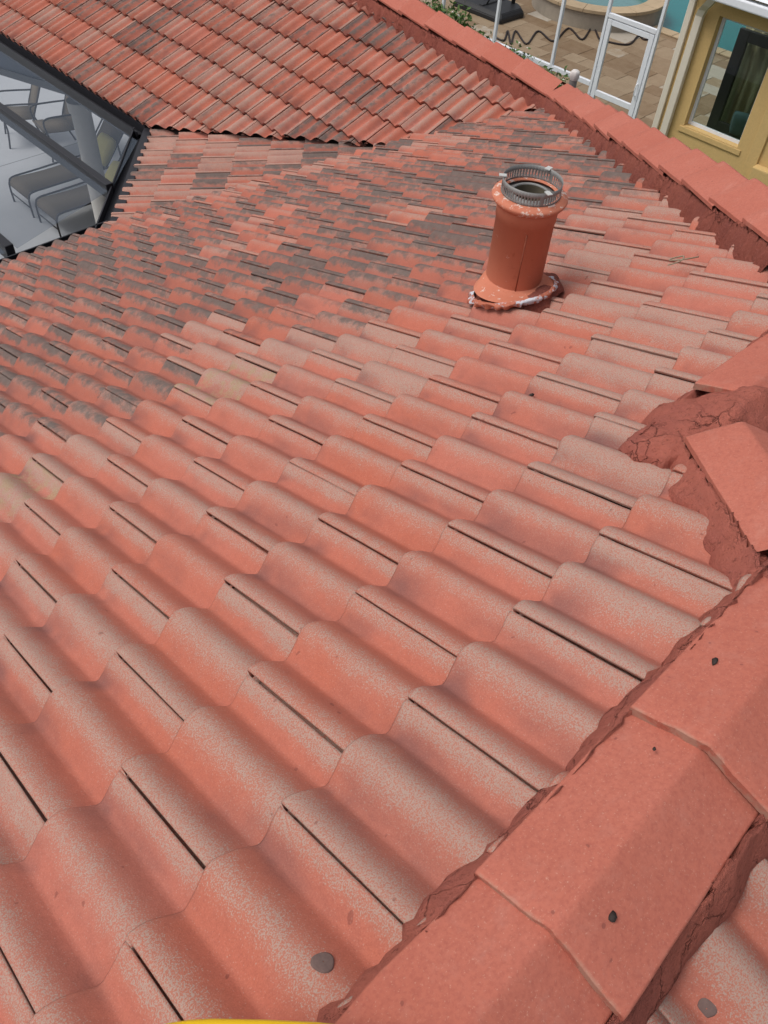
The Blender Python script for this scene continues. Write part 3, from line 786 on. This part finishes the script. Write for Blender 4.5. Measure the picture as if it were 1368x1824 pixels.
# ------------------------------------------------------------------ ground, patio, pool deck
g = obj('ground', mesh('ground', [(-600, -600, ZG - .2), (600, -600, ZG - .2), (600, 600, ZG - .03), (-600, 600, ZG - .2)], [(0, 1, 2, 3)]), M_GRASS); tag(g, kind='structure')
pt = box('patio', (-4, 5.4, ZG - .3), (7.4, 20, ZG), M_CONC); tag(pt, kind='structure')
for x in (1.0, 4.2): pass
jt = box('expansion_joint', (-4, 12.52, ZG), (7.4, 12.535, ZG + .002), simple('joint_grey', (.25, .26, .28)), pt)
deck = obj('pool_deck', mesh('pool_deck', [(12.75, -2, ZG - .012), (18.75, -2, ZG - .012), (18.75, 18, ZG - .012), (12.75, 18, ZG - .012)], [(0, 1, 2, 3)]), M_GROUT); tag(deck, kind='structure')
PM = {}
def paver_mesh(a, b):
    if (a, b) not in PM:
        bm = bmesh.new(); box_bm(bm, (-a / 2 + .004, -b / 2 + .004, -.03), (a / 2 - .004, b / 2 - .004, .012), .004, 1); PM[(a, b)] = bm_mesh('paver', bm); PM[(a, b)].materials.append(M_PAVER)
    return PM[(a, b)]
x = 13.0; row = 0; npav = 0
while x < 18.4:
    wd = .41 if row % 3 else .61
    if x + wd > 18.75: wd = 18.75 - x
    y = 4.6 - rnd.random() * .3
    while y < 14.0:
        ln = rnd.choice([.41, .61, .61, .82])
        o = bpy.data.objects.new('paver', paver_mesh(round(wd, 2), ln)); COL.objects.link(o); o.parent = deck
        o.location = (x + wd / 2, y + ln / 2, ZG - .012 + .012 + rnd.uniform(-.002, .002)); o.rotation_euler = (rnd.gauss(0, .002), rnd.gauss(0, .002), 0); npav += 1
        y += ln
    x += wd; row += 1
pool = obj('pool_water', mesh('pool_water', [(18.76, -2, ZG - .10), (27, -2, ZG - .10), (27, 17, ZG - .10), (18.76, 17, ZG - .10)], [(0, 1, 2, 3)]), M_WATER); tag(pool, kind='structure')
M_COPE = simple('coping_stone', (.40, .30, .19), .75, 0, .22, 6, .2)
pe = empty('pool_coping', (18.75, 0, ZG)); tag(pe, 'pale stone coping along the straight pool edge', 'coping')
yy = 5.0
while yy < 9.6:
    box('coping_stone', (-.26, yy + .004, .016), (.05, yy + .60, .05), M_COPE, pe, .008, 2); yy += .61
# round raised spa
SPX, SPY, SPR = 18.55, 11.42, 1.52
spa = empty('raised_spa', (SPX, SPY, ZG)); tag(spa, 'round raised stone spa with wide coping and green water', 'spa')
lathe('spa_wall', [(SPR, -.02), (SPR, .36)], simple('spa_stone', (.30, .26, .21), .85, 0, .2, 9, .4), spa, 64)
lathe('spa_liner', [(SPR - .34, .36), (SPR - .34, .02)], M_SPAW, spa, 64)
lathe('spa_water_surface', [(SPR - .34, .25), (.01, .25)], M_SPAW, spa, 64)
NS = 16
for k in range(NS):
    a0, a1 = 2 * math.pi * k / NS + .004, 2 * math.pi * (k + 1) / NS - .004; vs, fs = [], []
    for i in range(5):
        a = a0 + (a1 - a0) * i / 4
        for r, z in ((SPR + .05, .36), (SPR + .05, .42), (SPR - .36, .42), (SPR - .36, .36)): vs.append((r * math.cos(a), r * math.sin(a), z))
    for i in range(4):
        for q in range(4): fs.append((i * 4 + q, i * 4 + (q + 1) % 4, i * 4 + 4 + (q + 1) % 4, i * 4 + 4 + q))
    fs += [(0, 3, 2, 1), (16, 17, 18, 19)]
    obj('coping_stone', mesh('coping_stone', vs, fs), M_COPE, spa)

# ------------------------------------------------------------------ hoop base, hose, vine, stub by the pool
hp = empty('hoop_base', (16.3, 12.75, ZG)); tag(hp, 'black plastic portable hoop base with pole on the pool deck', 'hoop stand')
bm = bmesh.new()
ring0 = [(-.52, -.72), (.30, -.72), (.52, -.45), (.52, .72), (-.52, .72)]
r0 = [bm.verts.new((x, y, 0.012)) for x, y in ring0]; r1 = [bm.verts.new((x, y, .11)) for x, y in ring0]; r2 = [bm.verts.new((x * .86, y * .9, .19)) for x, y in ring0]
for A, B in ((r0, r1), (r1, r2)):
    for k in range(5): bm.faces.new((A[k], A[(k + 1) % 5], B[(k + 1) % 5], B[k]))
bm.faces.new(r2); bm.faces.new(r0[::-1])
bmesh.ops.bevel(bm, geom=bm.edges[:], offset=.015, segments=2, affect='EDGES')
obj('base', bm_mesh('base', bm), M_BLACK, hp)
box('base_rib', (-.40, -.06, .17), (.40, .06, .215), M_BLACK, hp, .02)
tube('pole', [(.36, -.32, .15), (.44, -.36, 3.2)], .045, M_BLACK, hp, 12)
tube('brace', [(-.25, -.05, .2), (.40, -.34, 1.5)], .018, M_BLACK, hp)
tube('brace', [(.30, .5, .2), (.40, -.34, 1.5)], .018, M_BLACK, hp)
HP = [(15.09, 11.6), (15.09, 11.33), (15.6, 11.65), (15.07, 11.11), (15.75, 11.55), (15.35, 10.91), (16.17, 11.25), (15.98, 10.67), (16.9, 10.96), (16.6, 10.36), (17.43, 10.69), (16.94, 10.13), (16.97, 9.95), (17.23, 9.58), (17.86, 9.74), (17.8, 9.54), (18.01, 9.47), (18.4, 9.55)]
path = []
for i in range(len(HP) - 1):
    a, b = Vector(HP[i]), Vector(HP[i + 1]); cusp_a = i % 2 == 0
    for k in range(6):
        t = k / 6; e = t ** 1.0; s = math.sin(t * math.pi / 2) if i % 2 == 0 else 1 - math.cos(t * math.pi / 2)
        q = Vector((a.x + (b.x - a.x) * (t if i % 2 else t), a.y + (b.y - a.y) * t)); path.append((q.x, q.y, ZG + .03))
path.append((*HP[-1], ZG + .03))
sp_ = smooth_path([(x, y, ZG + .032) for x, y in HP], 7)
hs = tube('garden_hose', sp_, .020, M_HOSE, None, 8); tag(hs, 'thin dark hose lying in scalloped loops across the stone deck', 'hose')
vine = empty('flowering_vine', (12.5, 9.2, ZG)); tag(vine, 'green vine with small white flowers climbing the white screen rail', 'vine')
vs, fs, fv, ff = [], [], [], []
def leafquad(vs, fs, p, s):
    d = Vector((rnd.gauss(0, 1), rnd.gauss(0, 1), rnd.gauss(0.3, 1))).normalized(); e = d.orthogonal().normalized(); e = (e * math.cos(1.0) + d.cross(e) * math.sin(rnd.uniform(-3, 3))).normalized(); f = d.cross(e).normalized()
    b = len(vs); vs += [p - e * s, p - f * s * .42 + d * s * .1, p + e * s, p + f * s * .42 + d * s * .1]; fs.append((b, b + 1, b + 2, b + 3))
def vine_h(y): return .98 + .22 * max(0, (y - 9.3)) + .10 * math.sin(y * 5) - .18 * max(0, 8.6 - y)
for k in range(3600):
    y = 7.7 + 4.2 * rnd.random() ** .8; h = vine_h(y) * rnd.random() ** .45 + rnd.gauss(0, .05)
    if rnd.random() < .10: h += rnd.random() * .25
    if fract((y, h, 2.0), 3.5, 2) < -.10: continue
    p = Vector((rnd.gauss(-.08, .12), y - 9.2, max(.05, h)))
    leafquad(vs, fs, p, rnd.uniform(.035, .065))
    if rnd.random() < .055:
        for q in range(3): leafquad(fv, ff, p + Vector((-.05, 0, .03)) + Vector((rnd.gauss(0, .012), rnd.gauss(0, .012), rnd.gauss(0, .01))), .022)
obj('leaves', mesh('leaves', vs, fs), M_LEAF, vine)['kind'] = 'stuff'
obj('flowers', mesh('flowers', fv, ff), M_FLOWER, vine)['kind'] = 'stuff'
for k in range(7):
    y = -1.3 + k * .55; tube('stem', smooth_path([(0, y, 0), (.03 * (-1) ** k, y + .08, .4), (-.03, y + .02, .75), (.02, y + .15, vine_h(9.2 + y))], 5), .008, M_TWIG, vine, 6)
stub = empty('plumbing_stub', (6.45, 3.86, PE2.z(6.45, 3.86) + .04)); tag(stub, 'grey plumbing stub wrapped in white cloth behind the far ridge end', 'pipe')
lathe('stub_pipe', [(.035, -.2), (.035, .24)], M_GALV, stub, 20)
lathe('cloth_cap', [(.036, .13), (.042, .15), (.044, .175), (.038, .20), (.026, .21), (.001, .214)], simple('white_rag', (.55, .52, .50), .9), stub, 24, None, lambda i, a, r, z: (r * (1 + .18 * mnoise.noise(Vector((math.cos(a) * 2, math.sin(a) * 2, i * .8)))), z + .05))

# ------------------------------------------------------------------ white pool screen
XW = 12.6
pc = empty('pool_screen', (XW, 8.0, ZG)); tag(pc, 'white aluminium pool screen wall with a door', 'screen wall')
for y in (6.46, 7.42, 8.30, 9.64, 10.95, 12.3): box('post', (-.03, y - 8 - .025, 0), (.03, y - 8 + .025, 3.0), M_WHITE, pc, .004, 1)
yl = [6.46, 7.42, 8.30, 9.64, 10.95, 12.3]
for i in range(len(yl) - 1):
    if i > 0:
        box('chair_rail', (-.032, yl[i] - 8 + .026, .93), (.032, yl[i + 1] - 8 - .026, 1.0), M_WHITE, pc)
        box('base_rail', (-.032, yl[i] - 8 + .026, .0), (.032, yl[i + 1] - 8 - .026, .06), M_WHITE, pc)
    box('top_rail', (-.032, yl[i] - 8 + .026, 2.90), (.032, yl[i + 1] - 8 - .026, 3.0), M_WHITE, pc)
    obj('screen', mesh('screen', [(.0, yl[i] - 8 + .03, .06), (.0, yl[i + 1] - 8 - .03, .06), (.0, yl[i + 1] - 8 - .03, 2.9), (.0, yl[i] - 8 + .03, 2.9)], [(0, 1, 2, 3)]), M_SCRW, pc) if i > 0 else None
dr = box('door', (-.025, 6.50 - 8, .03), (.025, 6.585 - 8, 1.98), M_WHITE, pc, .004, 1); dr['label'] = 'white framed screen door'
box('door_stile', (-.025, 7.305 - 8, .03), (.025, 7.385 - 8, 1.98), M_WHITE, dr, .004, 1)
for z0, z1 in ((1.90, 1.98), (.82, .91), (.03, .15)): box('door_rail', (-.024, 6.587 - 8, z0), (.024, 7.303 - 8, z1), M_WHITE, dr, .004, 1)
tube('door_handle', smooth_path([(-.03, 6.55 - 8, 1.06), (-.075, 6.55 - 8, 1.09), (-.075, 6.55 - 8, 1.22), (-.03, 6.55 - 8, 1.25)], 4), .009, M_WHITE, dr, 8)
box('header', (-.03, 6.49 - 8, 2.0), (.03, 7.39 - 8, 2.06), M_WHITE, pc)
obj('door_screen', mesh('door_screen', [(0, 6.587 - 8, .15), (0, 7.303 - 8, .15), (0, 7.303 - 8, 1.9), (0, 6.587 - 8, 1.9)], [(0, 1, 2, 3)]), M_SCRW, dr)

# ------------------------------------------------------------------ ochre building
yb = empty('ochre_building', (XW, 5.0, ZG)); tag(yb, 'ochre stucco building with a white framed window and cream downspout', 'building')
def yw(name, lo, hi, mat=M_STUCCO, bev=0.0): return box(name, (lo[0] - XW, lo[1] - 5, lo[2] - ZG), (hi[0] - XW, hi[1] - 5, hi[2] - ZG), mat, yb, bev)
Y0, Y1, Z0, Z1 = 4.60, 5.57, -4.13, -2.55
yw('wall', (XW, Y1, ZG), (XW + .22, 5.98, -2.12)); yw('wall', (XW, -1.5, ZG), (XW + .22, Y0, -2.12))
yw('wall', (XW + .001, Y0, ZG), (XW + .219, Y1, Z0)); yw('wall', (XW + .001, Y0, Z1), (XW + .219, Y1, -2.12))
yw('sill', (XW - .02, Y0 - .08, Z0 - .10), (XW - .002, Y1 + .06, Z0 - .01), M_STUCCO, .01)
yw('pilaster', (XW - .04, 4.20, ZG), (XW - .002, 4.38, -2.3), M_STUCCO, .01)
yw('plinth', (XW - .16, 3.2, ZG), (XW - .003, 4.20, -4.22), M_STUCCO, .02)
wf = yw('window', (XW + .12, Y0 + .002, Z0 + .002), (XW + .16, Y0 + .05, Z1 - .002), M_WHITE)
def sub(name, lo, hi, mat): return box(name, (lo[0] - XW, lo[1] - 5, lo[2] - ZG), (hi[0] - XW, hi[1] - 5, hi[2] - ZG), mat, wf)
sub('frame', (XW + .12, Y1 - .05, Z0 + .002), (XW + .16, Y1 - .002, Z1 - .002), M_WHITE)
sub('frame', (XW + .12, Y0 + .052, Z0 + .002), (XW + .16, Y1 - .052, Z0 + .05), M_WHITE)
sub('frame', (XW + .12, Y0 + .052, Z1 - .05), (XW + .16, Y1 - .052, Z1 - .002), M_WHITE)
sub('pane', (XW + .137, Y0 + .052, Z0 + .052), (XW + .143, Y1 - .052, Z1 - .052), M_GLASS)
# eave, gutter, downspouts
yw('gutter', (XW - .42, -1.5, -2.28), (XW - .28, 5.60, -2.16), M_WHITE, .02)
yw('soffit', (XW - .30, -1.5, -2.118), (XW + .22, 6.1, -2.09), M_WHITE)
bmr = bmesh.new(); v = [bmr.verts.new(p) for p in ((-.40, -6.5, 2.93), (-.40, 1.0, 2.93), (4.2, 1.0, 4.6), (4.2, -6.5, 4.6))]; bmr.faces.new(v)
obj('roof', bm_mesh('roof', bmr), M_WHITE, yb)
yw('corner_post', (XW - .05, 5.985, ZG), (XW + .06, 6.085, -2.3), M_CREAM, .01)
dsp = yw('downspout', (XW - .10, 5.78, ZG), (XW - .015, 5.90, -2.60), M_CREAM, .012)
def quadbar(name, pts, w, d, mat, parent):
    vs, fs = [], []
    for p in pts:
        for a, b in ((-w, -d), (w, -d), (w, d), (-w, d)): vs.append((p[0] + b, p[1], p[2] + a) if abs(pts[1][1] - pts[0][1]) > abs(pts[1][2] - pts[0][2]) else (p[0] + b, p[1] + a, p[2]))
    for i in range(len(pts) - 1):
        for q in range(4): fs.append((i * 4 + q, i * 4 + (q + 1) % 4, i * 4 + 4 + (q + 1) % 4, i * 4 + 4 + q))
    fs += [(3, 2, 1, 0), tuple(len(vs) - 4 + q for q in range(4))]
    return obj(name, mesh(name, vs, fs), mat, parent)
quadbar('elbow', [(-.058, .84, 2.44), (-.10, .80, 2.54), (-.22, .70, 2.64), (-.34, .56, 2.80)], .058, .042, M_CREAM, dsp)
# dark framed slider standing behind the window, with curtain and cushion
sl = empty('sliding_door', (14.0, 5.2, ZG)); tag(sl, 'black framed glass slider seen through the ochre building window', 'door')
box('stile', (-.04, .42, 0), (.04, .60, 2.02), M_BLACK, sl, .005); box('stile', (-.04, -1.0, 0), (.04, -.86, 2.02), M_BLACK, sl, .005)
box('top_rail', (-.038, -.858, 1.86), (.038, .418, 2.02), M_BLACK, sl, .005); box('kick_panel', (-.038, -.858, 0), (.038, .418, .62), M_BLACK, sl, .005)
box('pane', (-.004, -.858, .622), (.004, .418, 1.858), M_GLASS, sl)
n = 40; vs = [(.05 * math.sin(i * 1.35), -1.0 + 1.6 * i / n, z) for z in (.1, 2.1) for i in range(n + 1)]
cu = obj('curtain', mesh('curtain', vs, [(i, i + 1, n + 2 + i, n + 1 + i) for i in range(n)], True), M_CURT, None, (14.18, 5.2, ZG)); tag(cu, 'cream pleated curtain behind the black slider', 'curtain')
cu.modifiers.new('thick', 'SOLIDIFY').thickness = .006
def pillow(name, loc, rot, size, mat, label, grp=None):
    bm = bmesh.new(); n = 10; g1, g2 = {}, {}
    for i in range(n + 1):
        for j in range(n + 1):
            u, v = i / n * 2 - 1, j / n * 2 - 1; h = size * .17 * (max(0, 1 - u ** 4) * max(0, 1 - v ** 4)) ** .5; k = size / 2 * (1 - .08 * (u * u * (1 - v * v) + v * v * (1 - u * u)) * -1 - .06)
            g1[i, j] = bm.verts.new((u * k, v * k, h)); g2[i, j] = g1[i, j] if i in (0, n) or j in (0, n) else bm.verts.new((u * k, v * k, -h))
    for i in range(n):
        for j in range(n):
            bm.faces.new((g1[i, j], g1[i + 1, j], g1[i + 1, j + 1], g1[i, j + 1])); bm.faces.new((g2[i, j], g2[i, j + 1], g2[i + 1, j + 1], g2[i + 1, j]))
    o = obj(name, bm_mesh(name, bm, True), mat, None, loc); o.rotation_euler = rot; tag(o, label, 'cushion', grp); return o
bn = box('bench', (13.55, 4.6, ZG + .012), (13.9, 5.35, ZG + .55), M_BLACK, None, .02); tag(bn, 'low black bench below the cushion inside the window', 'bench')
pillow('cushion', (13.78, 5.08, ZG + .78), (0, D2R(70), D2R(10)), .46, M_TPILL, 'dark teal cushion propped against the black slider')

# ------------------------------------------------------------------ bronze screen roof over the patio
en = empty('patio_screen_frame', (0, 6, ZE)); tag(en, 'dark bronze aluminium screen roof frame over the patio', 'screen frame')
for x, y0 in ((3.06, .42), (1.86, .02), (.66, .02), (-.54, .02)): box('beam', (x - .037, y0 + .02, -.21), (x + .037, 6.6, -.06), M_BRONZE, en, .004, 1)
xs = [(3.11, 3.78), (1.91, 3.01), (.71, 1.81), (-.49, .61)]
for i, (a, b) in enumerate(xs):
    y0a = .02 if i else .46; y0b = .02 if i > 1 else (.40 if i == 1 else 1.1)
    obj('screen', mesh('screen', [(a, y0a if i != 1 else .02, -.10), (b, y0b, -.10), (b, 6.6, -.10), (a, 6.6, -.10)], [(0, 1, 2, 3)]), M_SCR, en)

# ------------------------------------------------------------------ patio furniture
def lounger(name, loc, rz, label, grp):
    t = empty(name, loc, rz); tag(t, label, 'lounger', grp)
    w, h, Ls, Lb = .29, .36, 1.25, .80; ba = D2R(48)
    vs, fs = [], []; n = 14
    prof_ = [(-.015, h - .10), (-.005, h - .045), (.03, h - .008), (.08, h)] + [(.08 + (Ls - .08) * k / 8, h - .035 * math.sin(math.pi * k / 8)) for k in range(1, 9)]
    for x, z in prof_: vs += [(x, -w + .03, z), (x, w - .03, z)]
    for i in range(len(prof_) - 1): fs.append((2 * i, 2 * i + 1, 2 * i + 3, 2 * i + 2))
    s = obj('seat_sling', mesh('seat_sling', vs, fs, True), M_SLING, t); s.modifiers.new('thick', 'SOLIDIFY').thickness = .008
    vs, fs = [], []
    for k in range(9): q = k / 8; x = Ls + Lb * q * math.cos(ba); z = h + Lb * q * math.sin(ba) - .03 * math.sin(math.pi * q); vs += [(x, -w + .03, z), (x, w - .03, z)]
    for i in range(8): fs.append((2 * i, 2 * i + 1, 2 * i + 3, 2 * i + 2))
    s = obj('back_sling', mesh('back_sling', vs, fs, True), M_SLING, t); s.modifiers.new('thick', 'SOLIDIFY').thickness = .008
    for sd in (-w, w):
        tube('side_rail', smooth_path([(-.02, sd, 0), (-.025, sd, .2), (-.01, sd, h - .06), (.06, sd, h), (.4, sd, h), (Ls, sd, h), (Ls + .5, sd, h - .02), (Ls + .56, sd, h - .08), (Ls + .58, sd, 0)], 5), .014, M_TUBE, t)
        tube('back_rail', [(Ls, sd, h), (Ls + Lb * math.cos(ba), sd, h + Lb * math.sin(ba))], .013, M_TUBE, t)
    tube('stretcher', [(-.022, -w, .14), (-.022, w, .14)], .010, M_TUBE, t); tube('stretcher', [(Ls + .58, -w, .14), (Ls + .58, w, .14)], .010, M_TUBE, t)
    tube('back_bar', [(Ls + Lb * math.cos(ba), -w, h + Lb * math.sin(ba)), (Ls + Lb * math.cos(ba), w, h + Lb * math.sin(ba))], .012, M_TUBE, t)
    return t
lounger('sun_lounger', (3.95, 11.12, ZG), 0, 'taupe sling lounger, the farther of the pair, behind the white column', 'loungers under the terrace')
lounger('sun_lounger', (3.96, 10.36, ZG), 0, 'taupe sling lounger nearest the roof, at the foot of the column', 'loungers under the terrace')
def chair(loc, rz, label):
    t = empty('sling_chair', loc, rz); tag(t, label, 'chair', 'sling chairs on the terrace'); w = .28
    for nm, pr_ in (('seat', [(0, .44), (.12, .43), (.3, .41), (.5, .40)]), ('backrest', [(.5, .42), (.58, .6), (.68, .85), (.76, 1.02)])):
        vs = [p for x, z in pr_ for p in ((x, -w + .02, z), (x, w - .02, z))]; fs = [(2 * i, 2 * i + 1, 2 * i + 3, 2 * i + 2) for i in range(3)]
        s = obj(nm, mesh(nm, vs, fs, True), M_SLING, t); s.modifiers.new('thick', 'SOLIDIFY').thickness = .01
    for sd in (-w, w):
        tube('leg', smooth_path([(.02, sd, 0), (.06, sd, .3), (.02, sd, .58), (.08, sd, .66), (.3, sd, .66), (.58, sd, .64)], 5), .014, M_TUBE, t)
        tube('leg', smooth_path([(.62, sd, 0), (.52, sd, .25), (.5, sd, .42), (.6, sd, .66), (.78, sd, 1.05)], 5), .014, M_TUBE, t)
    tube('seat_bar', [(0.02, -w, .44), (.02, w, .44)], .012, M_TUBE, t); tube('top_bar', [(.78, -w, 1.05), (.78, w, 1.05)], .012, M_TUBE, t)
chair((4.75, 13.25, ZG), D2R(-20), 'sling chair at the left picture edge beyond the beam')
chair((5.00, 12.45, ZG), D2R(-8), 'sling chair with curved legs, nearer the loungers')
pillow('cushion', (5.28, 10.95, ZG + .58), (0, D2R(-50), 0), .42, M_YPILL, 'pale yellow cushion on the farther lounger', 'yellow cushions')
pillow('cushion', (5.10, 10.28, ZG + .50), (0, D2R(-30), D2R(20)), .42, M_YPILL, 'pale yellow cushion on the nearer lounger, by the roof edge', 'yellow cushions')
